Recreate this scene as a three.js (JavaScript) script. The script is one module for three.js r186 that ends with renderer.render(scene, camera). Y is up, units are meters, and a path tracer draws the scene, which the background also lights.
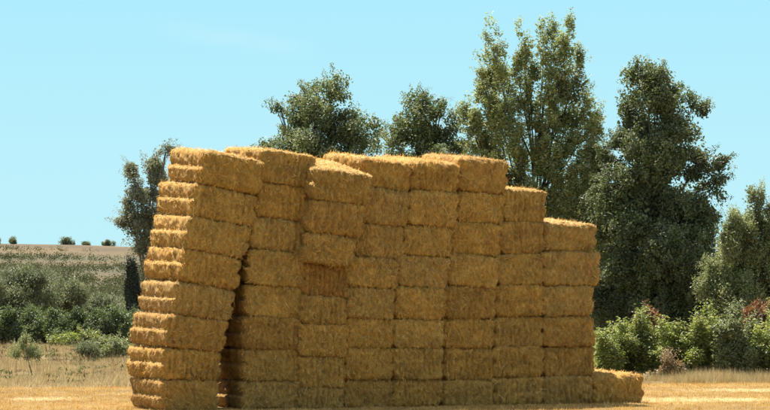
import * as THREE from 'three';
import { ImprovedNoise } from 'three/addons/math/ImprovedNoise.js';
import { mergeGeometries } from 'three/addons/utils/BufferGeometryUtils.js';

/* ---------- camera, sky, sun, exposure ---------- */
const W = 770, H = 410, F = 2802, EYE = 2.6, HORIZON = 291;        // photo size, focal length in its pixels, eye height
const scene = new THREE.Scene();
const camera = new THREE.PerspectiveCamera(2 * Math.atan(H / 2 / F) * 180 / Math.PI, 1024 / 545, 0.5, 6000);
const PITCH = Math.atan((HORIZON - H / 2) / F);
camera.position.set(0, EYE, 0);
camera.rotation.set(PITCH, 0, 0);
camera.updateMatrixWorld(true);
const renderer = new THREE.WebGLRenderer({ antialias: true });
renderer.setSize(1024, 545);
renderer.toneMapping = THREE.LinearToneMapping;
renderer.toneMappingExposure = 3.0;
renderer.shadowMap.enabled = true;

const SUN_AZ = 36 * Math.PI / 180, SUN_EL = 64 * Math.PI / 180;     // behind the stack, to the left of it, high
const sunDir = new THREE.Vector3(-Math.sin(SUN_AZ) * Math.cos(SUN_EL), Math.sin(SUN_EL), -Math.cos(SUN_AZ) * Math.cos(SUN_EL));
const sun = new THREE.DirectionalLight(new THREE.Color(1.0, 0.94, 0.82), 5);
sun.position.copy(sunDir).multiplyScalar(80).add(new THREE.Vector3(0, 0, -70));
sun.target.position.set(0, 0, -70);
sun.castShadow = true;
sun.shadow.mapSize.set(4096, 4096);
Object.assign(sun.shadow.camera, { left: -60, right: 60, top: 60, bottom: -60, near: 1, far: 260 });
scene.add(sun, sun.target);

const noise = new ImprovedNoise();
function mulberry(seed) {
  let a = seed >>> 0;
  return () => { a = (a + 0x6D2B79F5) | 0; let t = Math.imul(a ^ (a >>> 15), 1 | a); t = (t + Math.imul(t ^ (t >>> 7), 61 | t)) ^ t; return ((t ^ (t >>> 14)) >>> 0) / 4294967296; };
}
const rnd = mulberry(20240611);
const rr = (a, b, r = rnd) => a + (b - a) * r();
const smooth = (a, b, x) => { const t = Math.min(1, Math.max(0, (x - a) / (b - a))); return t * t * (3 - 2 * t); };
const fbm = (x, y, z, o = 3) => { let s = 0, a = 0.5, f = 1; for (let i = 0; i < o; i++) { s += a * noise.noise(x * f, y * f, z * f); a *= 0.5; f *= 2.03; } return s; };

// a clear summer sky: bright near the horizon, deeper overhead, one thin wisp of cirrus
{
  const w = 2048, h = 1024, d = new Float32Array(w * h * 4);
  const hor = [0.178, 0.295, 0.323], low = [0.13, 0.273, 0.332], zen = [0.2, 0.216, 0.24];
  for (let j = 0; j < h; j++) {
    const el = ((j + 0.5) / h - 0.5) * 180;
    const e = Math.max(0, el);
    const t1 = smooth(0, 9, e), t2 = 1 - Math.exp(-Math.max(0, e - 6.5) / 13);
    for (let i = 0; i < w; i++) {
      const az = ((i + 0.5) / w - 0.5) * 360 + 90;                  // 0 straight ahead (-z), positive to the right
      let c = 0;
      if (az > -6 && az < 0 && el > 0 && el < 7) {                  // faint streak of cirrus
        const line = 5.33 - (az + 4.4) * 0.134, dd = Math.abs(el - line) / 0.11;
        c = 0.2 * Math.exp(-dd * dd) * smooth(-5.2, -3.6, az) * (1 - smooth(-2.4, -1.1, az));
      }
      const k = (j * w + i) * 4;
      for (let q = 0; q < 3; q++) {
        let v = hor[q] + (low[q] - hor[q]) * t1;
        v += (zen[q] - v) * t2;
        d[k + q] = v + ([0.286, 0.322, 0.333][q] - v) * c;
      }
      d[k + 3] = 1;
    }
  }
  const sky = new THREE.DataTexture(d, w, h, THREE.RGBAFormat, THREE.FloatType);
  sky.mapping = THREE.EquirectangularReflectionMapping;
  sky.colorSpace = THREE.LinearSRGBColorSpace;
  sky.magFilter = sky.minFilter = THREE.LinearFilter;
  sky.needsUpdate = true;
  scene.background = sky;
  scene.environment = sky;
}

/* ---------- helpers ---------- */
const taken = {};
function numbered(name) { const n = taken[name] = (taken[name] ?? -1) + 1; return n ? `${name}_${String(n).padStart(3, '0')}` : name; }
function tag(o, label, category, group, kind) { if (label) o.userData.label = label; if (category) o.userData.category = category; if (group) o.userData.group = group; if (kind) o.userData.kind = kind; return o; }
function withShadows(o) { o.castShadow = o.receiveShadow = true; return o; }
function mesh(name, geo, mat, parent, kind) { const m = withShadows(new THREE.Mesh(geo, mat)); m.name = parent === scene ? numbered(name) : name; if (kind) m.userData.kind = kind; parent.add(m); return m; }
function thing(name, pos, label, category, group) { const g = new THREE.Group(); g.name = numbered(name); g.position.copy(pos); scene.add(g); return tag(g, label, category, group); }
function ray(px, py) {                                              // direction of a photo pixel, with z = -1 in camera space
  const v = new THREE.Vector3((px - W / 2) / F, -(py - H / 2) / F, -1);
  return v.applyEuler(camera.rotation);
}
const at = (px, py, depth) => { const d = ray(px, py); return d.multiplyScalar(depth / -d.z).add(camera.position); };
const groundDepth = (py) => EYE * F / (py - HORIZON);
const onGround = (px, depth) => { const p = at(px, HORIZON, depth); p.y = 0; return p; };
const poly = (pts, y) => {
  if (y <= pts[0][1]) return pts[0][0];
  for (let i = 1; i < pts.length; i++) if (y <= pts[i][1]) { const [x0, y0] = pts[i - 1], [x1, y1] = pts[i]; return x0 + (x1 - x0) * (y - y0) / (y1 - y0); }
  return pts[pts.length - 1][0];
};

/* ---------- straw texture: thousands of stalks, drawn as colour and as height ---------- */
function strawTexture(size, count, seed, palette, minLen, maxLen, dirBias) {
  const r = mulberry(seed), col = new Float32Array(size * size * 3), hgt = new Float32Array(size * size);
  for (let i = 0; i < size * size; i++) { const p = palette[0]; col[i * 3] = p[0]; col[i * 3 + 1] = p[1]; col[i * 3 + 2] = p[2]; }
  for (let n = 0; n < count; n++) {
    let x = r() * size, y = r() * size;
    const cl = fbm(x / size * 17, y / size * 11, seed, 2) + 0.5 * fbm(x / size * 5, y / size * 5, seed + 9, 1);  // stalks of one kind lie in bunches
    const p = palette[Math.floor(r() * palette.length)], v = (0.85 + 0.3 * r()) * (1 + 0.75 * cl);
    const a = dirBias === null ? r() * Math.PI * 2 : dirBias + (r() + r() + r() - 1.5) * 1.25;
    const len = minLen + r() * (maxLen - minLen), wd = 1 + Math.floor(r() * 2.4), dx = Math.cos(a), dy = Math.sin(a), bend = (r() - 0.5) * 0.01;
    const z = n / count;
    let ax = dx, ay = dy;
    for (let s = 0; s < len; s++) {
      x += ax; y += ay; ax -= ay * bend; ay += ax * bend;
      for (let k = 0; k < wd; k++) {
        const ix = ((Math.floor(x - ay * k) % size) + size) % size, iy = ((Math.floor(y + ax * k) % size) + size) % size, q = iy * size + ix;
        col[q * 3] = p[0] * v; col[q * 3 + 1] = p[1] * v; col[q * 3 + 2] = p[2] * v;
        hgt[q] = 0.2 * z + 0.15 * r() + 0.35 * (k === Math.floor(wd / 2) ? 1 : 0.5) + 0.15 + 0.35 * cl;
      }
    }
  }
  const c8 = new Uint8Array(size * size * 4), h8 = new Uint8Array(size * size * 4);
  const s = (v) => { v = Math.min(1, Math.max(0, v)); return 255 * (v <= 0.0031308 ? 12.92 * v : 1.055 * v ** (1 / 2.4) - 0.055); };
  for (let i = 0; i < size * size; i++) {
    for (let q = 0; q < 3; q++) { c8[i * 4 + q] = s(col[i * 3 + q]); h8[i * 4 + q] = 255 * Math.min(1, hgt[i]); }
    c8[i * 4 + 3] = h8[i * 4 + 3] = 255;
  }
  const mk = (d, cs) => { const t = new THREE.DataTexture(d, size, size); t.wrapS = t.wrapT = THREE.RepeatWrapping; t.magFilter = THREE.LinearFilter; t.minFilter = THREE.LinearMipmapLinearFilter; t.generateMipmaps = true; t.colorSpace = cs; t.needsUpdate = true; return t; };
  return [mk(c8, THREE.SRGBColorSpace), mk(h8, THREE.NoColorSpace)];
}
// linear albedos of dry straw
const STRAW = [[0.72, 0.415, 0.08], [0.79, 0.49, 0.125], [0.86, 0.61, 0.235], [0.62, 0.315, 0.048], [0.76, 0.445, 0.09], [0.44, 0.2, 0.028]];
const [strawMap, strawBump] = strawTexture(1024, 34000, 7, STRAW, 14, 70, Math.PI / 2);
const baleMat = new THREE.MeshStandardMaterial({ map: strawMap, bumpMap: strawBump, bumpScale: 0.05, roughness: 0.85, vertexColors: true });
const stalkMat = new THREE.MeshPhysicalMaterial({ color: 0xffffff, roughness: 0.9, vertexColors: true, side: THREE.DoubleSide, transmission: 0.25, thickness: 0 });

/* ---------- ground ---------- */
const [fieldMap, fieldBump] = strawTexture(1024, 30000, 19, [[0.29, 0.195, 0.06], [0.36, 0.25, 0.085], [0.43, 0.31, 0.125], [0.24, 0.155, 0.05], [0.33, 0.225, 0.075]], 10, 60, null);
const groundMat = new THREE.MeshStandardMaterial({ map: fieldMap, bumpMap: fieldBump, bumpScale: 0.03, roughness: 0.95, vertexColors: true });
function sheet(x0, x1, z0, z1, nx, nz, y, tint, mat, uvScale, zPow = 1) {
  const pos = [], uv = [], col = [], idx = [];
  for (let j = 0; j <= nz; j++) for (let i = 0; i <= nx; i++) {
    const x = x0 + (x1 - x0) * i / nx, z = z0 + (z1 - z0) * (j / nz) ** zPow;
    pos.push(x, y(x, z), z); uv.push(x / uvScale, z / uvScale); col.push(...tint(x, z));
    if (i < nx && j < nz) { const a = j * (nx + 1) + i; idx.push(a, a + 1, a + nx + 1, a + 1, a + nx + 2, a + nx + 1); }
  }
  const g = new THREE.BufferGeometry();
  g.setAttribute('position', new THREE.Float32BufferAttribute(pos, 3)); g.setAttribute('uv', new THREE.Float32BufferAttribute(uv, 2)); g.setAttribute('color', new THREE.Float32BufferAttribute(col, 3));
  g.setIndex(idx); g.computeVertexNormals();
  if (z1 < z0) { const ix = g.index.array; for (let i = 0; i < ix.length; i += 3) { const t = ix[i]; ix[i] = ix[i + 1]; ix[i + 1] = t; } g.computeVertexNormals(); }
  const nrm = g.attributes.normal; if (nrm.getY(0) < 0) { const ix = g.index.array; for (let i = 0; i < ix.length; i += 3) { const t = ix[i]; ix[i] = ix[i + 1]; ix[i + 1] = t; } g.computeVertexNormals(); }
  return g;
}
// the plain: dry meadow, then scrub soil further off
const meadowTint = (x, z) => {
  const n = 0.5 + fbm(x * 0.09, z * 0.05, 3.3, 3), m = 0.5 + fbm(x * 0.4, z * 0.22, 8.1, 2);
  const g = smooth(0.45, 0.75, n) * 0.4;
  return [(0.72 + 0.3 * m) * (1 - 0.3 * g), (0.72 + 0.26 * m) * (1 - 0.05 * g), (0.8 + 0.4 * m)];
};
const plain = mesh('ground', sheet(-1500, 1500, 60, -1500, 160, 220, () => 0, meadowTint, groundMat, 1.7, 1.8), groundMat, scene);
tag(plain, 'flat ground of dry meadow reaching to the hill', null, null, 'structure');
// the mown field that the stack stands on
const FIELD_END = (x) => 75 + 1.4 * noise.noise(x * 0.12, 2.2, 0) + (x > 4 ? 3.5 : 0) * smooth(4, 8, x);
{
  const g = sheet(-60, 60, 45, -1, 150, 120, () => 0, () => [1, 1, 1], groundMat, 1.3);
  const p = g.attributes.position, c = g.attributes.color;
  for (let i = 0; i < p.count; i++) {
    const x = p.getX(i), t = p.getZ(i);                             // t runs 45..-1 : depth fraction
    const f = (45 - t) / 46, z = 30 - f * (30 + FIELD_END(x));
    p.setZ(i, z);
    p.setY(i, 0.012 + 0.02 * (0.5 + fbm(x * 0.7, z * 0.7, 5, 2)) * (1 - smooth(0.97, 1, f)));
    const n = 0.5 + fbm(x * 0.06, z * 0.5, 1.7, 3);                  // rows of lighter chaff left by the harvester
    const k = 0.95 + 0.75 * (n - 0.35);
    c.setXYZ(i, 1.14 * k, 1.03 * k, 0.82 * k);
    g.attributes.uv.setXY(i, x / 1.3, z / 1.3);
  }
  g.computeVertexNormals();
  tag(mesh('field', g, groundMat, scene), 'mown straw field under the stack', null, null, 'structure');
}
// the hill beyond
const hillHeight = (x, z) => {
  const d = -z, t = smooth(180, 1050, d);
  const crest = 18.2 - x * 0.010 + 1.2 * noise.noise(x * 0.008, 0.4, 0) + 5 * noise.noise(x * 0.0021, 7.4, 0);
  const back = 1 - smooth(1050, 1700, d) * 0.8;
  return (0.55 * t + 0.45 * Math.max(0, Math.min(1, (d - 180) / 870))) * crest * back - 0.3 + 0.5 * noise.noise(x * 0.02, z * 0.02, 1.1);
};
const hillMat = new THREE.MeshStandardMaterial({ map: fieldMap, roughness: 1, vertexColors: true });
{
  const tint = (x, z) => {
    const n = 0.5 + fbm(x * 0.02, z * 0.006, 4.1, 4), rowy = 0.5 + 0.5 * Math.sin(z * 0.055 + 3 * noise.noise(x * 0.01, z * 0.01, 9));
    const bare = smooth(640, 830, -z);
    const g = (1 - bare) * smooth(0.3, 0.62, n * 0.75 + rowy * 0.25);
    const m = 0.9 + 0.9 * (n - 0.5) + 0.3 * noise.noise(x * 0.09, z * 0.012, 6.6);
    return [(0.25 - 0.11 * g) * m, (0.225 - 0.05 * g) * m, (0.21 - 0.06 * g) * m];
  };
  tag(mesh('hill', sheet(-900, 900, -170, -1700, 220, 180, hillHeight, tint, hillMat, 9), hillMat, scene), 'low brown hill beyond the plain', null, null, 'structure');
}

/* ---------- the straw bales ---------- */
const YAW = 23 * Math.PI / 180;                                      // the stack's front is turned to the right of the line of sight
const U = new THREE.Vector3(Math.cos(YAW), 0, -Math.sin(YAW)), N = new THREE.Vector3(Math.sin(YAW), 0, Math.cos(YAW));
const P0 = onGround(163, groundDepth(412));                          // foot of the leaning column's front corner
function onFront(px, py, proud = 0) {                                // photo pixel -> point on the stack's front plane
  const d = ray(px, py), o = P0.clone().addScaledVector(N, proud), c = camera.position;
  return d.multiplyScalar(o.sub(c).dot(N) / d.dot(N)).add(c);
}
const BALE_LEN = 2.4;
function baleGeometry(w, h, l, seed, o) {
  const r = mulberry(seed), s1 = r() * 100, s2 = r() * 100, s3 = r() * 100;
  const a = w / 2, b = h / 2, c = l / 2, rad = 0.055 + 0.055 * r();
  const rib = o.rib ?? (0.2 + 0.8 * r()), ribN = 7 + Math.floor(r() * 4), bulge = 0.02 + 0.022 * r();
  const split = [0.25 + 0.5 * r(), 0.3 + 0.4 * r()], mid = (r() - 0.5) * 0.07;
  const tuck = [rr(-0.02, 0.02, r), rr(-0.02, 0.02, r)];
  const nx = o.nx ?? 46, ny = o.ny ?? 20, nz = o.nz ?? 32;
  const pos = [], uv = [], col = [], idx = [];
  const q = new THREE.Vector3(), inn = new THREE.Vector3(), n = new THREE.Vector3();
  const ou = r() * 5, ov = r() * 5;
  // long sides: two tiers of flakes, each standing out in a ledge at its top, cut by upright seams; metres outward
  const flakeTiers = (p) => {
    const t = p.y / b + mid * 2 + 0.07 * noise.noise(p.z * 3 + s1, s2, 0), half = t > 0 ? Math.min(1, t) : 1 + Math.max(-1, t);
    let out = 0.09 * (smooth(0.0, 0.35, half) * 0.35 + half * 0.75) - 0.045 * smooth(0.86, 1.0, half) - 0.035;
    for (const sp of split) { const zz = (p.z / c * 0.5 + 0.5 - sp - 0.02 * noise.noise(p.y * 7, s1, s2)) * l; out += 0.03 * Math.exp(-((zz - 0.07) ** 2) / 0.002) - 0.05 * Math.exp(-(zz * zz) / 0.0012); }
    return out + 0.03 * noise.noise(p.z * 13 + s2, p.y * 4 + s1, s3);
  };
  const emit = (x, y, z, uu, vv) => {
    q.set(x, y, z);
    inn.set(Math.max(-a + rad, Math.min(a - rad, x)), Math.max(-b + rad, Math.min(b - rad, y)), Math.max(-c + rad, Math.min(c - rad, z)));
    n.copy(q).sub(inn).normalize();
    const p = inn.clone().addScaledVector(n, rad);
    let d = 0.045 * fbm(p.x * 3 + s1, p.y * 3 + s2, p.z * 3 + s3, 2) + 0.075 * fbm(p.x * 12 + s2, p.y * 9 + s3, p.z * 12 + s1, 2);
    const ex = 1 - (p.x / a) ** 2, ey = 1 - (p.y / b) ** 2, ez = 1 - (p.z / c) ** 2;
    const fz = smooth(0.5, 0.95, Math.abs(n.z)), fx = smooth(0.5, 0.95, Math.abs(n.x)), fy = smooth(0.5, 0.95, n.y);
    d += bulge * fz * Math.sqrt(Math.max(0, ex * ey)) * 1.2 + bulge * fx * Math.max(0, ey) * 0.7 + bulge * 0.8 * fy * Math.sqrt(Math.max(0, ex));
    // the strings pull furrows into the ends of the bale, the flakes stand out between them
    const ph = (p.x / a * 0.5 + 0.5) * ribN + 0.5 * noise.noise(p.x * 4 + s1, p.y * 2.5, s2);
    d += fz * rib * 0.105 * (Math.abs(Math.sin(Math.PI * ph)) ** 0.7 - 0.75) * smooth(0, 0.3, ey) * (0.65 + 0.7 * noise.noise(p.x * 3.1 + s2, p.y * 3.7 + s3, s1));
    d += fz * 0.022 * noise.noise(p.x * 5 + s3, p.y * 26 + s1, s2) * (1.1 - rib);
    if (fx > 0) d += fx * flakeTiers(p);                             // metres outward: shape only, no colour
    p.addScaledVector(n, d);
    p.x += tuck[0] * (p.y / b) + tuck[1] * ex * (p.y / b);
    pos.push(p.x, p.y, p.z); uv.push(uu / 1.15 + ou, vv / 1.15 + ov);
    const m = 0.95 + 0.55 * fbm(p.x * 2.6 + s3, p.y * 2.6 + s1, p.z * 2.6 + s2, 2) + 0.6 * fbm(p.x * 16 + s2, p.y * 9 + s3, p.z * 16 + s1, 2);
    const hue = 0.3 * fbm(p.x * 4 + s1, p.y * 4 + s3, p.z * 4 + s2, 2);                // ripe golden and greyer stalks lie in patches
    col.push(o.tint[0] * m, o.tint[1] * m * (1 + 0.5 * hue), o.tint[2] * m * (1 + hue));
  };
  const face = (na, nb, fn, flip) => {
    const base = pos.length / 3;
    for (let j = 0; j <= nb; j++) for (let i = 0; i <= na; i++) {
      fn(i / na * 2 - 1, j / nb * 2 - 1);
      if (i < na && j < nb) { const k = base + j * (na + 1) + i; if (flip) idx.push(k, k + na + 1, k + 1, k + 1, k + na + 1, k + na + 2); else idx.push(k, k + 1, k + na + 1, k + 1, k + na + 2, k + na + 1); }
    }
  };
  face(nx, ny, (s, t) => emit(s * a, t * b, c, s * a, t * b), false);
  face(nx, ny, (s, t) => emit(s * a, t * b, -c, s * a, t * b), true);
  face(nz, ny, (s, t) => emit(-a, t * b, s * c, s * c, t * b), false);
  face(nz, ny, (s, t) => emit(a, t * b, s * c, s * c + 0.4, t * b), true);
  face(nx, nz, (s, t) => emit(s * a, b, t * c, s * a, t * c), true);
  face(nx, nz, (s, t) => emit(s * a, -b, t * c, s * a, t * c), false);
  const g = new THREE.BufferGeometry();
  g.setAttribute('position', new THREE.Float32BufferAttribute(pos, 3)); g.setAttribute('uv', new THREE.Float32BufferAttribute(uv, 2)); g.setAttribute('color', new THREE.Float32BufferAttribute(col, 3));
  g.setIndex(idx); g.computeVertexNormals();
  // one normal per place, so that no edge shows where two faces of the grid meet
  const key = (i) => `${Math.round(pos[i * 3] * 2e4)},${Math.round(pos[i * 3 + 1] * 2e4)},${Math.round(pos[i * 3 + 2] * 2e4)}`, sum = new Map(), nm = g.attributes.normal;
  for (let i = 0; i < nm.count; i++) { const k = key(i); let v = sum.get(k); if (!v) sum.set(k, v = [0, 0, 0]); v[0] += nm.getX(i); v[1] += nm.getY(i); v[2] += nm.getZ(i); }
  for (let i = 0; i < nm.count; i++) { const v = sum.get(key(i)), m = Math.hypot(...v); nm.setXYZ(i, v[0] / m, v[1] / m, v[2] / m); }
  return g;
}
// loose stalks standing off the surface of a bale
function stalks(body, count, seed, tint, faces) {
  const r = mulberry(seed), p = body.attributes.position, nr = body.attributes.normal, ix = body.index.array;
  const tri = [], cum = []; let tot = 0;
  const A = new THREE.Vector3(), B = new THREE.Vector3(), C = new THREE.Vector3(), e1 = new THREE.Vector3(), e2 = new THREE.Vector3();
  for (let i = 0; i < ix.length; i += 3) {
    A.fromBufferAttribute(nr, ix[i]);
    const wgt = Math.max(0, A.z) * faces.front + Math.max(0, A.y) * faces.top + Math.max(0, -A.x) * faces.left + Math.max(0, A.x) * faces.right + Math.max(0, -A.z) * faces.back;
    if (wgt <= 0.02) continue;
    B.fromBufferAttribute(p, ix[i]); e1.fromBufferAttribute(p, ix[i + 1]).sub(B); e2.fromBufferAttribute(p, ix[i + 2]).sub(B);
    const edge = 1 - Math.max(Math.abs(A.x), Math.abs(A.y), Math.abs(A.z));
    tot += e1.cross(e2).length() * wgt * (1 + 6 * edge); tri.push(i); cum.push(tot);
  }
  const pos = [], col = [], nor = [];
  const pt = new THREE.Vector3(), n = new THREE.Vector3(), t = new THREE.Vector3(), dir = new THREE.Vector3(), sd = new THREE.Vector3(), tip = new THREE.Vector3();
  for (let k = 0; k < count; k++) {
    const v = r() * tot; let lo = 0, hi = cum.length - 1; while (lo < hi) { const m = (lo + hi) >> 1; if (cum[m] < v) lo = m + 1; else hi = m; }
    const i = tri[lo]; let u = r(), w = r(); if (u + w > 1) { u = 1 - u; w = 1 - w; }
    A.fromBufferAttribute(p, ix[i]); B.fromBufferAttribute(p, ix[i + 1]); C.fromBufferAttribute(p, ix[i + 2]);
    pt.copy(A).addScaledVector(B.sub(A), u).addScaledVector(C.sub(A), w);
    n.fromBufferAttribute(nr, ix[i]);
    t.set(r() - 0.5, (r() - 0.5) * 1.5, r() - 0.5).addScaledVector(n, -0).normalize(); t.addScaledVector(n, -t.dot(n)).normalize();
    const up = Math.max(0, n.y), lift = 0.03 + (0.22 + 0.5 * up) * r() * r() + (r() < 0.04 ? 0.5 : 0), len = 0.04 + 0.15 * r() * r(), wd = 0.0026 + 0.0032 * r();
    dir.copy(t).addScaledVector(n, lift).normalize(); sd.crossVectors(dir, n).normalize();
    tip.copy(pt).addScaledVector(dir, len); tip.y -= 0.1 * len;
    const c = STRAW[Math.floor(r() * 6)], m = 0.8 + 0.24 * r();
    pt.addScaledVector(n, -0.006);
    const a1 = pt.clone().addScaledVector(sd, wd), a2 = pt.clone().addScaledVector(sd, -wd), b1 = tip.clone().addScaledVector(sd, wd * 0.6), b2 = tip.clone().addScaledVector(sd, -wd * 0.6);
    for (const x of [a1, a2, b1, b1, a2, b2]) { pos.push(x.x, x.y, x.z); nor.push(n.x, n.y, n.z); col.push(c[0] * tint[0] * m, c[1] * tint[1] * m, c[2] * tint[2] * m); }
  }
  const g = new THREE.BufferGeometry();
  g.setAttribute('position', new THREE.Float32BufferAttribute(pos, 3)); g.setAttribute('normal', new THREE.Float32BufferAttribute(nor, 3)); g.setAttribute('color', new THREE.Float32BufferAttribute(col, 3));
  g.computeVertexNormals();
  return g;
}
const ORD = ['bottom', 'second', 'third', 'fourth', 'fifth', 'sixth', 'seventh', 'topmost'];
// each column: edges and joints as they show in the photograph; slopes in degrees, top bale first
const L1 = [[208, 150], [198, 190], [189, 226], [183, 265], [176, 302], [169, 322], [165, 360], [163, 412]], R1 = [[265, 160], [258, 195], [250, 228], [242, 260], [235, 290], [228, 322], [220, 360], [216, 412]];
const L2 = [[263, 155], [257, 200], [252, 230], [249, 285], [246, 340], [244, 412]], R2 = [[314, 155], [312, 200], [309, 225], [304, 285], [301, 340], [301, 412]];
const L3 = [[316, 165], [314, 200], [310, 230], [306, 265], [304, 300], [302, 340], [301, 412]], R3 = [[374, 172], [366, 205], [360, 235], [350, 258], [347, 290], [346, 325], [347, 350], [343, 385], [343, 412]];
const L4 = [[364, 160], [361, 205], [356, 235], [350, 262], [348, 290], [347, 325], [347, 350], [344, 412]], R4 = [[413, 165], [411, 190], [408, 225], [404, 245], [399, 262], [395, 290], [394, 320], [393, 350], [392, 412]];
const R5 = [[459, 164], [458, 190], [456, 215], [452, 230], [449, 255], [447, 285], [443, 320], [442, 412]];
const R6 = [[508, 162], [504, 195], [503, 215], [501, 240], [498, 255], [497, 290], [495, 320], [494, 412]];
const R7 = [[547, 192], [544, 220], [544, 245], [543, 290], [543, 350], [543, 412]];
const R8 = [[596, 222], [596, 240], [599, 256], [599, 272], [592, 290], [592, 305], [594, 330], [594, 412]];
const gap = (P, d) => P.map(([x, y]) => [x + d, y]);
const columns = [
  { L: L1, R: R1, y: [156, 190, 222, 254, 286, 318, 350, 381, 412], a: [10, 10, 10, 11, 8, 6, 4, 2], proud: 0.1, pitch: [4, 3, 2, 2, 1, 1, 0, 0], who: 'the leaning end column' },
  { L: L2, R: R2, y: [153, 185, 220, 252, 286, 318, 350, 381, 412], a: [7, 6, 6, 5, 2, 2, 1, 1], proud: 0, pitch: [3.5, 3, 2, 1, 1, 1, 0, 0], who: 'the second column from the leaning end' },
  { L: L3, R: R3, y: [172, 203, 235, 265, 297, 325, 357, 388, 413], a: [6, 6, 6, 3, 2, 2, 1, 1], proud: 0.3, prouds: [0.5, 0.42, 0.36, 0.06, 0.1, 0.12, 0.1, 0.1], pitch: [10, 5, 3, 1, 1, 0, 0, 0], who: 'the third column from the leaning end' },
  { L: L4, R: R4, y: [161, 190, 225, 259, 288, 319, 349, 381, 412], a: [7, 5, 4, 4, 3, 2, 2, 1], proud: 0.05, pitch: [5, 3, 2, 1, 1, 1, 0, 0], who: 'the fourth column from the leaning end' },
  { L: gap(R4, 2), R: R5, y: [163, 192, 226, 256, 288, 320, 349, 380, 411], a: [3, 2, 2, 4, 3, 1, 0, 0], proud: 0.08, pitch: [5, 2, 2, 1, 1, 0, 0, 0], who: 'the fifth column from the leaning end' },
  { L: gap(R5, 2), R: R6, y: [160, 193, 223, 256, 287, 319, 349, 381, 411], a: [5, 2, 2, 5, 1, 1, 1, 2], proud: -0.05, pitch: [4, 3, 2, 1, 1, 0, 0, 0], who: 'the sixth column from the leaning end' },
  { L: gap(R6, 1.5), R: R7, y: [191, 222, 254, 285, 317, 347, 378, 410], a: [1, 0, -2, 0, -1, -1, 0], proud: -0.03, pitch: [4.5, 2, 1, 1, 0, 0, 0], who: 'the column one bale lower than its neighbour' },
  { L: gap(R7, 1.5), R: R8, y: [224, 252, 286, 317, 347, 377, 410], a: [2, 0, -1, 0, -1, -1], proud: -0.02, pitch: [4.5, 2, 1, 1, 0, 0], who: 'the shortest column beside the lone bale' },
  { L: [[595.5, 376]], R: [[643, 376]], y: [375.5, 409], a: [0], proud: 0.03, pitch: [1.5], who: null },
];
const TONES = [[1, 1, 1], [1.06, 1.05, 1.02], [0.93, 0.88, 0.82], [0.97, 0.98, 1.08], [1.05, 1.0, 0.88], [0.86, 0.8, 0.74]];
columns.forEach((cdef, ci) => {
  const n = cdef.y.length - 1;
  let below = 0;
  for (let i = n - 1; i >= 0; i--) {                                 // from the ground up
    const seed = 1000 + ci * 100 + i, r = mulberry(seed);
    const y0 = cdef.y[i], y1 = cdef.y[i + 1], ym = (y0 + y1) / 2, pr = cdef.prouds ? cdef.prouds[i] : cdef.proud + rr(-0.055, 0.055, r);
    const left = onFront(poly(cdef.L, ym), ym, pr), right = onFront(poly(cdef.R, ym), ym, pr);
    const top = onFront((poly(cdef.L, y0) + poly(cdef.R, y0)) / 2, y0, pr), bot = onFront((poly(cdef.L, y1) + poly(cdef.R, y1)) / 2, y1, pr);
    if (i === n - 1) bot.y = 0.01;
    const w = right.clone().sub(left).dot(U) + rr(-0.012, 0.004, r), h = (top.y - bot.y) * (i === n - 1 ? 1 : 1) + 0.004;
    const len = BALE_LEN + rr(-0.05, 0.05, r);
    const mid = left.clone().add(right).multiplyScalar(0.5); mid.y = (top.y + bot.y) / 2;
    const al = cdef.a[i] * Math.PI / 180, pit = cdef.pitch[i] * Math.PI / 180;
    let tone = TONES[Math.floor(r() * 5)];
    if (ci === 2 && i === 3) tone = [0.82, 0.72, 0.6];               // the rust-brown bale under the sliding ones
    const nth = n - 1 - i, place = nth === 0 ? 'bottom' : i === 0 ? 'topmost' : ORD[nth];
    const label = !cdef.who ? 'lone golden straw bale on the ground at the foot of the shortest column'
      : ci === 2 && i === 3 ? 'rust-brown ribbed straw bale, fifth from the ground in the third column'
        : nth === 0 || i === 0 ? `${place} straw bale of ${cdef.who}` : `golden straw bale, ${place} from the ground in ${cdef.who}`;
    // the group stands at the middle of the bale's base
    const g = thing('straw_bale', new THREE.Vector3(), label, 'straw bale', 'straw bales stacked in columns');
    g.rotation.order = 'YXZ'; g.rotation.set(pit, YAW + rr(-0.03, 0.03, r), -al);
    g.updateMatrixWorld(true);
    const q = g.quaternion;
    const front = new THREE.Vector3(0, h / 2, len / 2).applyQuaternion(q); // the middle of its front face, seen from its base
    g.position.copy(mid).sub(front);
    const geo = baleGeometry(w, h, len, seed, { tint: tone, rib: ci === 2 && i === 3 ? 1 : ci === 8 ? 0.3 : undefined });
    geo.translate(0, h / 2, 0);
    mesh('packed_straw', geo, baleMat, g);
    const isTop = i === 0 || (ci === 7 && i === 0);
    const exposedLeft = ci === 0 ? 1.1 : ci === 1 ? 0.5 : 0.2;
    mesh('loose_straw', stalks(geo, isTop ? 5200 : ci === 0 ? 4200 : 3000, seed + 7, tone, { front: 0.65, top: isTop ? 1.6 : 0.15, left: exposedLeft, right: ci >= 6 ? 0.9 : 0.1, back: 0.12 }), stalkMat, g, 'stuff');
  }
});

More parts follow.
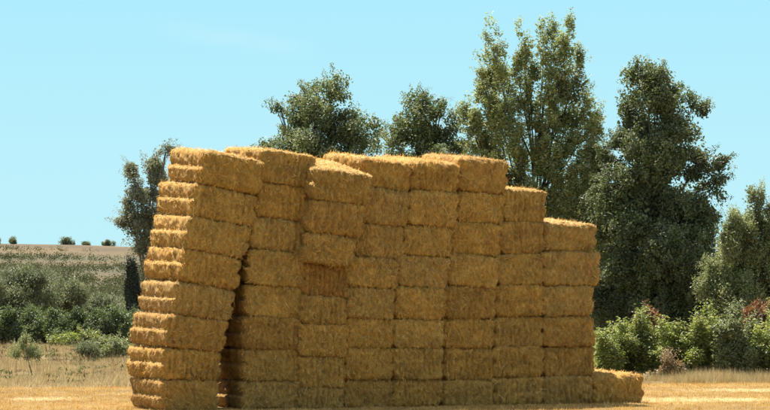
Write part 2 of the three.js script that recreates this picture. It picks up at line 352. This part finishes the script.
/* ---------- trees and bushes ---------- */
function taperTube(pts, r0, r1, sides = 7) {
  const curve = new THREE.CatmullRomCurve3(pts), seg = Math.max(4, pts.length * 4), g = new THREE.TubeGeometry(curve, seg, 1, sides, false);
  const p = g.attributes.position, c = new THREE.Vector3(), v = new THREE.Vector3();
  for (let i = 0; i <= seg; i++) {
    curve.getPointAt(i / seg, c);
    const rad = r0 + (r1 - r0) * (i / seg) ** 0.8;
    for (let j = 0; j <= sides; j++) { const k = i * (sides + 1) + j; v.fromBufferAttribute(p, k).sub(c).multiplyScalar(rad * (1 + 0.12 * noise.noise(c.x * 3 + j, c.y * 3, c.z * 3))).add(c); p.setXYZ(k, v.x, v.y, v.z); }
  }
  g.computeVertexNormals();
  return g;
}
// a sprig: leaves set along a short twig, each leaf folded a little along its middle
function sprig(leaves, spread, len, wid, seed, droop = 0) {
  const r = mulberry(seed), pos = [];
  const m = new THREE.Matrix4(), q = new THREE.Quaternion(), e = new THREE.Euler(), v = new THREE.Vector3();
  for (let i = 0; i < leaves; i++) {
    const t = i / leaves, o = new THREE.Vector3((r() - 0.5) * spread, (t - 0.35) * spread * 1.3, (r() - 0.5) * spread);
    e.set(rr(-1.2, 1.2, r), r() * Math.PI * 2, rr(-1.2, 1.2, r) - droop); q.setFromEuler(e); m.compose(o, q, new THREE.Vector3(1, 1, 1).multiplyScalar(rr(0.7, 1.25, r)));
    const P = [[0, 0, 0], [len * 0.45, wid * 0.28, wid * 0.5], [len, 0, 0], [len * 0.45, wid * 0.28, -wid * 0.5]].map((a) => v.set(...a).applyMatrix4(m).clone());
    for (const k of [0, 1, 2, 0, 2, 3]) pos.push(P[k].x, P[k].y, P[k].z);
  }
  const g = new THREE.BufferGeometry(); g.setAttribute('position', new THREE.Float32BufferAttribute(pos, 3)); g.computeVertexNormals();
  return g;
}
const leafMat = new THREE.MeshPhysicalMaterial({ color: 0xffffff, roughness: 0.85, transmission: 0.5, thickness: 0, side: THREE.DoubleSide, clearcoat: 0.2, clearcoatRoughness: 0.45 });
const matteLeafMat = new THREE.MeshPhysicalMaterial({ color: 0xffffff, roughness: 1, transmission: 0.35, thickness: 0, side: THREE.DoubleSide, specularIntensity: 0.2 });
const barkMat = new THREE.MeshStandardMaterial({ color: new THREE.Color(0.07, 0.06, 0.045), roughness: 1 });
const greyBark = new THREE.MeshStandardMaterial({ color: new THREE.Color(0.13, 0.12, 0.1), roughness: 1 });
const SPRIGS = {
  broad: sprig(9, 0.26, 0.105, 0.075, 3), fine: sprig(9, 0.2, 0.085, 0.05, 5), poplar: sprig(10, 0.26, 0.1, 0.06, 9, 0.3),
  olive: sprig(12, 0.26, 0.1, 0.032, 11), bush: sprig(8, 0.2, 0.105, 0.06, 13), far: sprig(10, 0.55, 0.3, 0.2, 17), scrub: sprig(14, 0.9, 0.34, 0.24, 23), hedge: sprig(12, 0.3, 0.11, 0.07, 29),
};
// lobes: [x, y, rx, ry] in photo pixels at the tree's own depth, optional fifth: offset in depth (m)
function tree(name, label, category, group, o) {
  const r = mulberry(o.seed), k = o.depth / F, base = onGround(o.x, o.depth);
  const g = thing(name, base, label, category, group);
  const lobes = o.lobes.map(([x, y, rx, ry, dz]) => ({ c: at(x, y, o.depth).sub(base).add(new THREE.Vector3(0, 0, dz ?? rr(-0.5, 0.5, r) * rx * k)), rx: rx * k, ry: ry * k, rz: (o.flat ?? 0.9) * rx * k }));
  // trunk and limbs
  const topY = Math.max(...lobes.map((l) => l.c.y));
  const stems = o.stems ?? 1, joinT = o.join ?? 0.3;
  for (let s = 0; s < stems; s++) {
    const target = stems > 1 ? lobes[s % lobes.length].c : lobes.reduce((b, l) => (l.c.y > b.c.y ? l : b)).c;
    const sx = stems > 1 ? rr(-0.25, 0.25, r) : 0, sz = stems > 1 ? rr(-0.25, 0.25, r) : 0;
    const lean = o.lean ?? 0, b0 = new THREE.Vector3(sx + lean, -0.05, sz);
    const pts = [b0, new THREE.Vector3(sx + lean * 0.4 + (target.x - sx) * 0.1, target.y * 0.3, sz), new THREE.Vector3(sx + (target.x - sx) * 0.55, target.y * 0.66, sz + (target.z - sz) * 0.5), target.clone()];
    mesh('trunk', taperTube(pts, o.trunk, o.trunk * 0.18, 8), o.bark ?? barkMat, g);
    if (s === 0) g.userData.axis = undefined;
  }
  const limbs = [];
  lobes.forEach((l, i) => {
    const y0 = Math.min(l.c.y * 0.8, topY * (joinT + 0.35 * r())), st = new THREE.Vector3(l.c.x * 0.12, y0, l.c.z * 0.1);
    const m = st.clone().lerp(l.c, 0.5).add(new THREE.Vector3(rr(-0.1, 0.1, r), -0.1 * l.ry, rr(-0.1, 0.1, r)));
    limbs.push(taperTube([st, m, l.c.clone()], o.trunk * 0.4, o.trunk * 0.1, 5));
    for (let q = 0; q < (o.twigs ?? 5); q++) {
      const dir = new THREE.Vector3(rr(-1, 1, r), rr(-0.5, 1, r), rr(-1, 1, r)).normalize();
      const tip = l.c.clone().add(new THREE.Vector3(dir.x * l.rx * 0.6, dir.y * l.ry * 0.55, dir.z * l.rz * 0.6)), s2 = m.clone().lerp(l.c, rr(0.2, 1, r));
      limbs.push(taperTube([s2, s2.clone().lerp(tip, 0.5).add(new THREE.Vector3(0, -0.03, 0)), tip], o.trunk * 0.13, o.trunk * 0.03, 4));
    }
    if (limbs.length) { mesh('limb', mergeGeometries(limbs.splice(0)), o.bark ?? barkMat, g); }
  });
  // the crown: sprigs through the volume of the lobes, denser near their skin, thinned where the noise opens gaps
  const clumps = [];
  for (const l of lobes) {
    const big = Math.max(l.rx, 0.12), nC = Math.round((o.clumps ?? 9) * Math.min(2.2, Math.max(0.6, l.rx / (24 * k))));
    for (let i = 0; i < nC; i++) {
      const u = rr(-1, 1, r), ph = r() * Math.PI * 2, s = Math.sqrt(1 - u * u), rad = r() ** 0.4 * 0.92, f = rr(0.26, 0.5, r) * (o.clumpSize ?? 1);
      clumps.push({ c: new THREE.Vector3(s * Math.cos(ph) * l.rx * rad, u * l.ry * rad, s * Math.sin(ph) * l.rz * rad).add(l.c), rx: l.rx * f, ry: (o.upright ? l.ry * f : (l.rx * 0.4 + l.ry * 0.6) * f * 0.85), rz: l.rz * f });
    }
    clumps.push({ c: l.c, rx: l.rx * 0.8, ry: l.ry * 0.8, rz: l.rz * 0.8, thin: 0.35 });
  }
  const vol = clumps.map((l) => (l.rx * l.ry * l.rz) ** 0.72 * (l.thin ?? 1)), sum = vol.reduce((a, b) => a + b, 0);
  const mats = [], cols = [], P = new THREE.Vector3(), Q = new THREE.Quaternion(), S = new THREE.Vector3(), M = new THREE.Matrix4(), E = new THREE.Euler();
  const gapF = o.gapF ?? 1.6, gapT = o.gapT ?? -0.12;
  const put = (l, shell) => {
    const u = rr(-1, 1, r), ph = r() * Math.PI * 2, s = Math.sqrt(1 - u * u), rad = shell;
    P.set(s * Math.cos(ph) * l.rx * rad, u * l.ry * rad, s * Math.sin(ph) * l.rz * rad).add(l.c);
    if (P.y < (o.minY ?? 0.15)) return false;
    if (noise.noise(P.x * gapF + o.seed, P.y * gapF, P.z * gapF) < gapT) return false;
    E.set(rr(-0.9, 0.9, r) * (o.upright ? 0.45 : 1), r() * Math.PI * 2, rr(-0.9, 0.9, r) * (o.upright ? 0.45 : 1)); Q.setFromEuler(E);
    const sc = (o.size ?? 1) * rr(0.7, 1.3, r); S.set(sc, sc, sc);
    mats.push(M.clone().compose(P, Q, S));
    const c = o.colors[Math.floor(r() * o.colors.length)], v = rr(0.78, 1.25, r) * (1 + 0.5 * noise.noise(P.x * 0.8, P.y * 0.8 + o.seed, P.z * 0.8));
    cols.push(new THREE.Color().setRGB(c[0] * v, c[1] * v, c[2] * v));
    return true;
  };
  // thin shoots reach out past the clumps and break the outline
  const heart = lobes.reduce((a, l) => a.add(l.c), new THREE.Vector3()).divideScalar(lobes.length), reach = (o.shoot ?? 20) * k;
  for (let i = 0; i < (o.shoots ?? Math.round(o.count / 55)); i++) {
    const l = clumps[Math.floor(r() * clumps.length)], out = l.c.clone().sub(heart); out.y = out.y * 0.5 + (o.upright ? 2.2 : 0.7) * (0.3 + r()); out.normalize();
    out.add(new THREE.Vector3(rr(-0.6, 0.6, r), rr(-0.2, 0.5, r), rr(-0.6, 0.6, r)).multiplyScalar(o.upright ? 0.45 : 1)).normalize();
    const L = reach * rr(0.4, 1, r), n = 5 + Math.floor(r() * 4);
    for (let q = 0; q < n; q++) {
      const t = q / n; P.copy(l.c).addScaledVector(out, l.rx * 0.6 + L * t).add(new THREE.Vector3(rr(-0.05, 0.05, r), -0.12 * t * t, rr(-0.05, 0.05, r)));
      if (P.y < (o.minY ?? 0.15)) continue;
      E.set(rr(-0.6, 0.6, r), r() * 6.28, rr(-0.6, 0.6, r)); Q.setFromEuler(E);
      const sc = (o.size ?? 1) * (1 - 0.45 * t) * rr(0.6, 0.95, r); S.set(sc, sc, sc); mats.push(M.clone().compose(P, Q, S));
      const c = o.colors[Math.floor(r() * o.colors.length)], v = rr(0.85, 1.25, r); cols.push(new THREE.Color().setRGB(c[0] * v, c[1] * v, c[2] * v));
    }
  }
  let guard = 0;
  while (mats.length < o.count && guard++ < o.count * 6) {
    let v = r() * sum, i = 0; while ((v -= vol[i]) > 0 && i < clumps.length - 1) i++;
    put(clumps[i], 1.15 * r() ** (o.hollow ?? 0.5));
  }
  const im = withShadows(new THREE.InstancedMesh(SPRIGS[o.sprig], leafMat, mats.length));
  im.name = category === 'tree' ? 'crown' : 'foliage'; im.userData.kind = 'stuff';
  mats.forEach((m, i) => { im.setMatrixAt(i, m); im.setColorAt(i, cols[i]); });
  g.add(im);
  return g;
}
const DARKGREEN = [[0.09, 0.12, 0.03], [0.12, 0.15, 0.04], [0.07, 0.095, 0.02], [0.19, 0.215, 0.09]];
const POPLAR = [[0.25, 0.28, 0.07], [0.29, 0.31, 0.085], [0.2, 0.23, 0.055], [0.38, 0.39, 0.16]];
const ELM = [[0.12, 0.155, 0.04], [0.15, 0.18, 0.05], [0.095, 0.125, 0.03], [0.22, 0.24, 0.1]];
const PALE = [[0.2, 0.235, 0.08], [0.24, 0.265, 0.1], [0.15, 0.185, 0.055], [0.31, 0.325, 0.15]];
const LEAFY = [[0.19, 0.23, 0.03], [0.24, 0.28, 0.04], [0.13, 0.165, 0.025], [0.31, 0.33, 0.08]];
const OLIVE = [[0.14, 0.165, 0.07], [0.17, 0.195, 0.09], [0.11, 0.135, 0.05], [0.22, 0.235, 0.12]];
const SHRUB = [[0.09, 0.13, 0.028], [0.115, 0.155, 0.036], [0.07, 0.1, 0.022]];
const WITHERED = [[0.26, 0.17, 0.07], [0.2, 0.13, 0.055], [0.32, 0.23, 0.11]];
const RUSSET = [[0.22, 0.075, 0.025], [0.28, 0.11, 0.035], [0.16, 0.06, 0.02], [0.18, 0.13, 0.04]];

tree('round_tree', 'round-crowned dark olive-green tree with a small tuft at its side', 'tree', 'trees behind the stack', { seed: 31, x: 330, depth: 100, trunk: 0.2, sprig: 'broad', count: 6200, colors: ELM, gapT: -0.2, gapF: 1.9,
  lobes: [[328, 118, 36, 28], [350, 140, 30, 24], [296, 142, 26, 16], [302, 112, 20, 18], [330, 90, 20, 14], [281, 110, 8, 6], [366, 132, 16, 18], [322, 172, 52, 40], [312, 98, 14, 12], [272, 150, 16, 9], [330, 230, 55, 50]] });
tree('bushy_tree', 'smaller bushy grey-green tree beside the tall poplar', 'tree', 'trees behind the stack', { seed: 37, x: 425, depth: 98, trunk: 0.18, sprig: 'broad', count: 4200, colors: ELM, gapT: -0.14, gapF: 2.2,
  lobes: [[422, 124, 26, 20], [400, 136, 17, 22], [448, 132, 18, 20], [430, 165, 42, 34], [415, 106, 16, 11], [437, 110, 14, 10], [392, 160, 16, 20], [428, 220, 45, 45]] });
const plumes = [];
for (const [x, top] of [[471, 98], [480, 62], [490, 24], [500, 44], [511, 72], [521, 28], [533, 42], [545, 14], [556, 22], [566, 22], [578, 46], [589, 84], [598, 108], [605, 140]]) {
  const q = mulberry(x * 7), hgt = 300 - top;
  for (const [f, rx, ry] of [[0.09, 7, 0.12], [0.2, 9.5, 0.13], [0.33, 11, 0.14], [0.48, 12, 0.15], [0.68, 14, 0.17], [0.9, 16, 0.16]]) plumes.push([x + rr(-3, 3, q) + (535 - x) * 0.25 * f, top + hgt * f, rx * rr(0.85, 1.15, q), hgt * ry, rr(-1.3, 1.3, q) * (0.4 + f)]);
}
tree('poplar_tree', 'tallest pale green poplar with many upright plumes', 'tree', 'trees behind the stack', { seed: 41, x: 535, depth: 96, trunk: 0.1, stems: 6, sprig: 'poplar', size: 0.9, count: 21000, colors: POPLAR, upright: true, gapT: -0.04, gapF: 2.3, twigs: 2, clumps: 16, clumpSize: 0.9, shoots: 800, shoot: 20, lobes: plumes });
tree('dark_tree', 'tall dense dark green tree with a broken outline beside the poplar', 'tree', 'trees behind the stack', { seed: 43, x: 655, depth: 93, trunk: 0.13, sprig: 'broad', count: 19000, colors: DARKGREEN, gapT: -0.12, gapF: 1.9, stems: 2, clumpSize: 0.9, clumps: 13,
  lobes: [[646, 90, 30, 26], [668, 112, 28, 30], [692, 106, 14, 17], [632, 122, 24, 28], [655, 75, 16, 12], [665, 150, 38, 28], [704, 160, 20, 22], [716, 178, 10, 16], [640, 172, 36, 36], [660, 215, 46, 36], [696, 208, 30, 30], [625, 235, 34, 52], [670, 265, 48, 48], [618, 300, 36, 50], [670, 325, 55, 50], [614, 170, 16, 30], [606, 210, 24, 40], [655, 190, 24, 30], [626, 205, 24, 30]] });
tree('shadowy_tree', 'low dark tree closing the gap behind the tall dark tree', 'tree', 'trees behind the stack', { seed: 47, x: 640, depth: 99, trunk: 0.15, sprig: 'broad', count: 9000, colors: DARKGREEN, gapT: -0.3, size: 1.15,
  lobes: [[600, 250, 40, 70], [640, 280, 50, 70], [690, 270, 45, 60], [730, 300, 40, 60], [620, 330, 60, 45], [700, 335, 70, 45], [760, 335, 50, 45], [585, 200, 25, 50]] });
tree('silvery_tree', 'pale silvery green tree at the end of the right-hand thicket', 'tree', 'trees behind the stack', { seed: 53, x: 752, depth: 88.5, trunk: 0.12, sprig: 'fine', count: 9500, colors: PALE, gapT: -0.22, gapF: 2.2, upright: true, stems: 3,
  lobes: [[756, 206, 10, 18], [738, 228, 16, 18], [764, 238, 20, 30], [728, 250, 18, 20], [745, 268, 28, 32], [716, 272, 14, 18], [772, 290, 28, 45], [735, 310, 34, 35], [775, 220, 8, 22], [790, 260, 22, 40]] });

/* bushes along the edge of the field */
[
  ['low leafy bush at the foot of the dark tree, close to the lone bale', 606, 82.5, 1300, 595, 618, 330, 352, LEAFY, 8],
  ['bright leafy bush with an upright shoot behind the lone bale', 633, 83, 1900, 616, 652, 322, 348, LEAFY, 10],
  ['broad yellow-green bush between the two russet shrubs', 690, 82.8, 4200, 655, 724, 300, 345, LEAFY, 19],
  ['pale leafy bush under the silvery tree', 735, 82.4, 2600, 716, 756, 308, 345, PALE, 11],
  ['leafy green bush at the far end of the thicket', 770, 82.2, 2600, 752, 795, 304, 348, LEAFY, 11],
].forEach(([label, x, depth, count, x0, x1, y0, y1, colors, shoots], i) => {
  const r = mulberry(600 + i), lobes = [];
  for (let q = 0; q < shoots; q++) {                                  // upright shoots of unequal height
    const sx = x0 + (x1 - x0) * (q + rr(0.1, 0.9, r)) / shoots, top = rr(y0, y1, r), mid = (top + 378) / 2 - 4;
    lobes.push([sx, mid, rr(5, 9, r), (378 - top) / 2 + 4, rr(-0.5, 0.7, r)]);
    lobes.push([sx + rr(-6, 6, r), rr(top + 10, 366, r), rr(5, 10, r), rr(7, 14, r), rr(-0.2, 0.9, r)]);
  }
  tree('leafy_bush', label, 'bush', 'bushes along the field edge', { seed: 60 + i, x, depth, trunk: 0.025, stems: 4, sprig: 'bush', count, colors, lobes, gapT: -0.05, gapF: 3.2, minY: 0.05, twigs: 2, join: 0.05, upright: true, clumps: 10, clumpSize: 1.05 });
});
[
  ['small russet shrub with dead leaves between the green bushes', 648, 85, 300, [[648, 318, 9, 6], [641, 324, 6, 8], [655, 326, 6, 8]], RUSSET],
  ['russet shrub of dead leaves beside the silvery tree', 752, 84, 420, [[750, 318, 14, 7], [757, 326, 9, 9], [762, 312, 9, 5]], RUSSET],
  ['low tan withered shrub by the dry grass at the field edge', 664, 81.5, 360, [[668, 362, 9, 11], [676, 368, 10, 9], [670, 374, 12, 6]], WITHERED],
].forEach(([label, x, depth, count, lobes, colors], i) => tree(i < 2 ? 'russet_shrub' : 'withered_shrub', label, 'shrub', 'russet shrubs in the thicket', { seed: 80 + i, x, depth, trunk: 0.03, stems: 3, sprig: 'fine', count, colors, lobes, gapT: -0.1, gapF: 3, twigs: 4, join: 0.1, minY: 0.05 }));

/* left: the tree behind the leaning column, olives, hedge bushes, lone little tree */
tree('slender_tree', 'slender grey-green tree with sky showing through, behind the leaning column', 'tree', 'trees behind the stack', { seed: 91, x: 146, depth: 140, trunk: 0.16, bark: greyBark, sprig: 'hedge', count: 3000, colors: [[0.2, 0.21, 0.12], [0.16, 0.175, 0.09], [0.27, 0.27, 0.18]], gapT: -0.02, gapF: 1.5,
  lobes: [[134, 176, 11, 10], [150, 168, 14, 12], [166, 152, 9, 8], [140, 198, 16, 14], [160, 190, 14, 18], [148, 218, 20, 16], [134, 238, 14, 12], [152, 246, 18, 18], [130, 205, 8, 10], [146, 272, 14, 16], [126, 222, 7, 8]] });
tree('cypress', 'narrow black-green cypress at the foot of the slender tree', 'tree', null, { seed: 97, x: 132, depth: 137, trunk: 0.1, sprig: 'fine', size: 1.3, count: 2600, colors: [[0.02, 0.035, 0.018], [0.03, 0.045, 0.02]], gapT: -0.7, upright: true, flat: 0.9,
  lobes: [[132, 280, 5.5, 18], [133, 300, 7, 20], [131, 268, 4, 12], [133, 325, 7, 22]] });
[
  ['grey-green olive tree, broadest of the row before the hill', 22, 152, 3600, [[14, 292, 20, 18], [34, 288, 20, 16], [22, 306, 26, 20], [4, 300, 16, 20], [44, 304, 18, 18]]],
  ['grey-green olive tree in the middle of the row before the hill', 64, 155, 2800, [[58, 294, 16, 16], [74, 300, 16, 16], [66, 312, 22, 18], [50, 286, 9, 10]]],
  ['small olive tree beside the black-green cypress', 103, 158, 2200, [[98, 306, 14, 12], [112, 310, 14, 13], [106, 320, 20, 14], [88, 314, 12, 12]]],
  ['olive tree at the outer end of the row before the hill', -22, 150, 2200, [[-28, 290, 20, 18], [-10, 296, 18, 18], [-20, 310, 24, 18]]],
].forEach(([label, x, depth, count, lobes], i) => tree('olive_tree', label, 'tree', 'olive trees before the hill', { seed: 110 + i, x, depth, trunk: 0.16, bark: greyBark, sprig: 'olive', size: 1.7, count, colors: OLIVE, lobes, gapT: -0.25, gapF: 1.4, twigs: 3 }));
[
  ['dark green bush below the broadest olive tree', 6, 131, 2000, [[4, 324, 13, 14], [-8, 330, 14, 13], [12, 334, 12, 10]]],
  ['leafy green bush with a pointed top between the olives and the meadow', 36, 133, 2200, [[32, 322, 11, 14], [44, 330, 14, 13], [26, 334, 10, 10]]],
  ['broad dark hedge bush at the edge of the meadow', 70, 132, 2600, [[62, 326, 14, 14], [80, 328, 15, 14], [70, 336, 20, 10]]],
  ['dense green bush by the foot of the cypress', 106, 131, 2600, [[98, 324, 12, 14], [114, 322, 13, 15], [106, 334, 20, 11], [124, 330, 9, 13]]],
  ['dark green bush behind the leaning column', 140, 133, 2000, [[134, 324, 13, 15], [150, 326, 14, 15], [142, 336, 18, 10]]],
].forEach(([label, x, depth, count, lobes], i) => tree('hedge_bush', label, 'bush', 'bushes between meadow and olives', { seed: 130 + i, x, depth, trunk: 0.05, stems: 3, sprig: 'hedge', count, colors: SHRUB, lobes, gapT: -0.28, gapF: 1.8, minY: 0.05, twigs: 3, join: 0.05 }));
tree('little_tree', 'lone little grey-green tree with a bent stem in the dry meadow', 'tree', null, { seed: 151, x: 27, depth: 85, trunk: 0.022, lean: 0.2, bark: greyBark, sprig: 'olive', size: 0.62, count: 420, colors: PALE, gapT: -0.05, gapF: 4, twigs: 7, clumpSize: 0.8,
  lobes: [[22, 346, 9, 7], [31, 351, 8, 6], [15, 353, 7, 5], [26, 356, 8, 4], [26, 339, 5, 5], [37, 356, 5, 4]] });
[
  ['pale thin bush in the meadow close to the leaning column', 112, 106, 700, [[108, 348, 10, 7], [118, 350, 11, 8], [112, 354, 13, 5]], PALE, 'hedge'],
  ['sparse grey shrub in the meadow beside the pale thin bush', 90, 103, 380, [[88, 351, 9, 6], [94, 355, 8, 5]], OLIVE, 'olive'],
  ['low fresh-green thicket at the far edge of the meadow', 74, 127, 900, [[64, 343, 12, 4], [80, 341, 14, 4.5], [92, 343, 12, 4]], LEAFY, 'hedge'],
].forEach(([label, x, depth, count, lobes, colors, sp], i) => tree('meadow_shrub', label, 'shrub', 'shrubs in the meadow', { seed: 160 + i, x, depth, trunk: 0.02, stems: 2, sprig: sp, count, colors, lobes, gapT: -0.2, gapF: 3, minY: 0.03, twigs: 3, join: 0.05 }));
[
  ['small round tree standing alone on the hill crest', 13, 1000, [[13, 241, 4.5, 4]]],
  ['widest tree on the hill crest, with a two-part crown', 66, 1000, [[63, 243, 5, 4.5], [69, 242, 5, 5]]],
  ['little tree on the hill crest beside the widest one', 87, 1000, [[87, 245, 4.5, 4]]],
  ['tree on the hill crest close to the slender tree', 108, 1000, [[106, 244, 4, 4.5], [112, 245, 4, 4]]],
  ['faint small tree at the outer end of the hill crest', -1, 1000, [[-3, 241, 4, 4]]],
].forEach(([label, x, depth, lobes], i) => {
  const g = tree('crest_tree', label, 'tree', 'trees on the hill crest', { seed: 170 + i, x, depth, trunk: 0.3, sprig: 'far', size: 1.1, count: 330, colors: OLIVE, clumpSize: 0.9, shoots: 0, lobes, gapT: -0.3, gapF: 0.6, twigs: 2 });
  const gy = hillHeight(g.position.x, -depth); g.position.y = gy - 0.2;
  for (const c of g.children) if (c.isInstancedMesh || c.name === 'limb') c.position.y = -gy + 0.2;
  const tr = g.children.find((c) => c.name === 'trunk'); const h = lobes[0]; tr.scale.y = (at(h[0], h[1], depth).y - gy) / at(h[0], h[1], depth).y;
});

/* ---------- ground cover: nobody could count it ---------- */
function blades(n, len, wid, seed, spread, flat) {                  // a tuft of dry stems
  const r = mulberry(seed), pos = [];
  for (let i = 0; i < n; i++) {
    const a = r() * 6.283, b = r() * 6.283, lx = Math.cos(a) * (flat ?? 0.4) * r() * len, lz = Math.sin(a) * (flat ?? 0.4) * r() * len, h = len * rr(0.5, 1, r) * (flat > 1 ? 0.25 : 1), ox = (r() - 0.5) * spread, oz = (r() - 0.5) * spread, wx = Math.cos(b) * wid, wz = Math.sin(b) * wid;
    pos.push(ox - wx, -0.02, oz - wz, ox + wx, -0.02, oz + wz, ox + lx, h, oz + lz);
  }
  const g = new THREE.BufferGeometry(); g.setAttribute('position', new THREE.Float32BufferAttribute(pos, 3)); g.computeVertexNormals(); return g;
}
const grassMat = new THREE.MeshPhysicalMaterial({ color: 0xffffff, roughness: 0.9, transmission: 0.3, thickness: 0, side: THREE.DoubleSide });
function cover(name, label, geo, mat, n, seed, place, colors, y = () => 0) {
  const r = mulberry(seed), M = new THREE.Matrix4(), Q = new THREE.Quaternion(), E = new THREE.Euler(), list = [];
  for (let i = 0; i < n; i++) { const p = place(r); if (p) list.push(p); }
  const im = withShadows(new THREE.InstancedMesh(geo, mat, list.length)); im.name = name;
  list.forEach(([x, z, s], i) => {
    E.set(0, r() * 6.283, 0); Q.setFromEuler(E); M.compose(new THREE.Vector3(x, y(x, z), z), Q, new THREE.Vector3(s, s * rr(0.7, 1.2, r), s)); im.setMatrixAt(i, M);
    const c = colors[Math.floor(r() * colors.length)], v = rr(0.8, 1.2, r); im.setColorAt(i, new THREE.Color().setRGB(c[0] * v, c[1] * v, c[2] * v));
  });
  scene.add(im); tag(im, label, name.split('_').pop(), null, 'stuff'); return im;
}
const HAY = [[0.46, 0.33, 0.14], [0.56, 0.42, 0.2], [0.38, 0.27, 0.11], [0.52, 0.42, 0.24], [0.36, 0.31, 0.15]];
const halfWidth = (d) => d * 0.145 + 2;
cover('dry_grass', 'tall dry grass of the meadow', blades(10, 0.2, 0.006, 201, 0.45, 0.8), grassMat, 30000, 202, (r) => {
  const d = 75 + 58 * r() ** 0.8, x = rr(-halfWidth(d), -0.05 * d, r);
  const n = 0.5 + fbm(x * 0.35, d * 0.18, 2.2, 2); if (n < 0.3 + 0.25 * r()) return null;
  if (d < FIELD_END(x) + 0.2) return null;
  return [x, -d, rr(0.5, 1.2, r) * (0.5 + n)];
}, HAY);
cover('tall_stalks', 'sparse tall dry stalks standing in the meadow', blades(7, 0.6, 0.007, 261, 0.5, 0.35), grassMat, 1500, 262, (r) => {
  const d = 76 + 50 * r(), x = rr(-halfWidth(d), -0.05 * d, r), n = fbm(x * 0.6, d * 0.3, 22.2, 2); if (n < 0.02 || d < FIELD_END(x) + 0.3) return null;
  return [x, -d, rr(0.5, 1.1, r)];
}, [[0.3, 0.2, 0.1], [0.42, 0.32, 0.17], [0.24, 0.15, 0.08]]);
cover('meadow_weeds', 'grey-green weeds growing in patches in the dry meadow', sprig(9, 0.22, 0.1, 0.04, 251), matteLeafMat, 6000, 252, (r) => {
  const d = 76 + 54 * r(), x = rr(-halfWidth(d), -0.05 * d, r), n = fbm(x * 0.45, d * 0.2, 12.2, 3);
  if (n < 0.08 + 0.25 * r() || d < FIELD_END(x) + 0.6) return null;
  return [x, -d, rr(0.6, 1.6, r)];
}, [[0.11, 0.12, 0.05], [0.09, 0.11, 0.04], [0.14, 0.13, 0.06], [0.16, 0.11, 0.05]], () => 0.12);
cover('grass_verge', 'fringe of dry grass between the field and the bushes', blades(12, 0.36, 0.006, 203, 0.4, 0.6), grassMat, 8000, 204, (r) => {
  const x = rr(3, 16, r), d = FIELD_END(x) + 3.2 * r(); const n = 0.5 + fbm(x * 0.6, d * 0.5, 6.2, 2);
  if (n < 0.3 + 0.3 * r()) return null;
  return [x, -d, rr(0.3, 1.2, r) * (0.2 + 1.3 * n)];
}, HAY);
cover('straw_stubble', 'short cut stubble of the field', blades(12, 0.09, 0.005, 205, 0.3, 0.5), grassMat, 26000, 206, (r) => {
  const d = rr(50, 79, r), x = rr(-halfWidth(d), halfWidth(d), r); if (d > FIELD_END(x)) return null;
  return [x, -d, rr(0.6, 1.3, r)];
}, STRAW.map((c) => c.map((v, i) => v * [0.95, 1, 1.2][i])));
cover('spilled_straw', 'loose straw spilled at the foot of the stack', blades(14, 0.28, 0.006, 271, 0.4, 1.7), grassMat, 1500, 272, (r) => {
  const u = rr(-1.2, 12.4, r), v = 0.05 + 1.6 * r() ** 2; const p = P0.clone().addScaledVector(U, u).addScaledVector(N, r() < 0.8 ? v : -BALE_LEN - v); return [p.x, p.z, rr(0.4, 1.1, r)];
}, STRAW);
// windrows of loose straw left in lines across the field
[[-1, 70.5, 0.3, 'pale windrow of loose straw in front of the meadow'], [1, 66, 0.35, 'loose straw strewn beyond the lone bale'], [1, 72.5, 0.3, 'pale windrow of loose straw before the grass verge'], [-1, 66.5, 0.3, 'loose straw strewn beside the leaning column']].forEach(([side, d0, wd, label], i) => {
  cover(i ? `straw_windrow_${String(i).padStart(3, '0')}` : 'straw_windrow', label, blades(14, 0.3, 0.006, 207 + i, 0.35, 1.8), grassMat, 2100, 220 + i, (r) => {
    const x = side < 0 ? rr(-14, -4.5, r) : rr(3.5, 14, r), n = 0.5 + fbm(x * 0.5, i * 5.1, 0.4, 2); if (n < 0.42 + 0.25 * r()) return null;
    return [x, -(d0 + 2.2 * wd * (r() + r() + r() - 1.5) * 1.6 + 0.5 * noise.noise(x * 0.3, i, 0)), rr(0.6, 1.2, r)];
  }, [[0.66, 0.5, 0.23], [0.56, 0.4, 0.16], [0.72, 0.58, 0.32]]).userData.category = 'windrow';
});
cover('hillside_scrub', 'scattered green scrub on the slope of the hill', SPRIGS.scrub, matteLeafMat, 26000, 230, (r) => {
  const d = rr(200, 960, r), x = rr(-0.15 * d, 0.16 * d, r), n = 0.5 + fbm(x * 0.02, -d * 0.006, 4.1, 4) + 0.15 * Math.sin(-d * 0.055);
  if (n < 0.42 + smooth(560, 840, d) * 0.28 + 0.25 * r()) return null;
  return [x, -d, rr(0.6, 1.5, r)];
}, [[0.06, 0.068, 0.03], [0.075, 0.078, 0.036], [0.05, 0.06, 0.025]], (x, z) => hillHeight(x, z) + 0.4);

renderer.render(scene, camera);
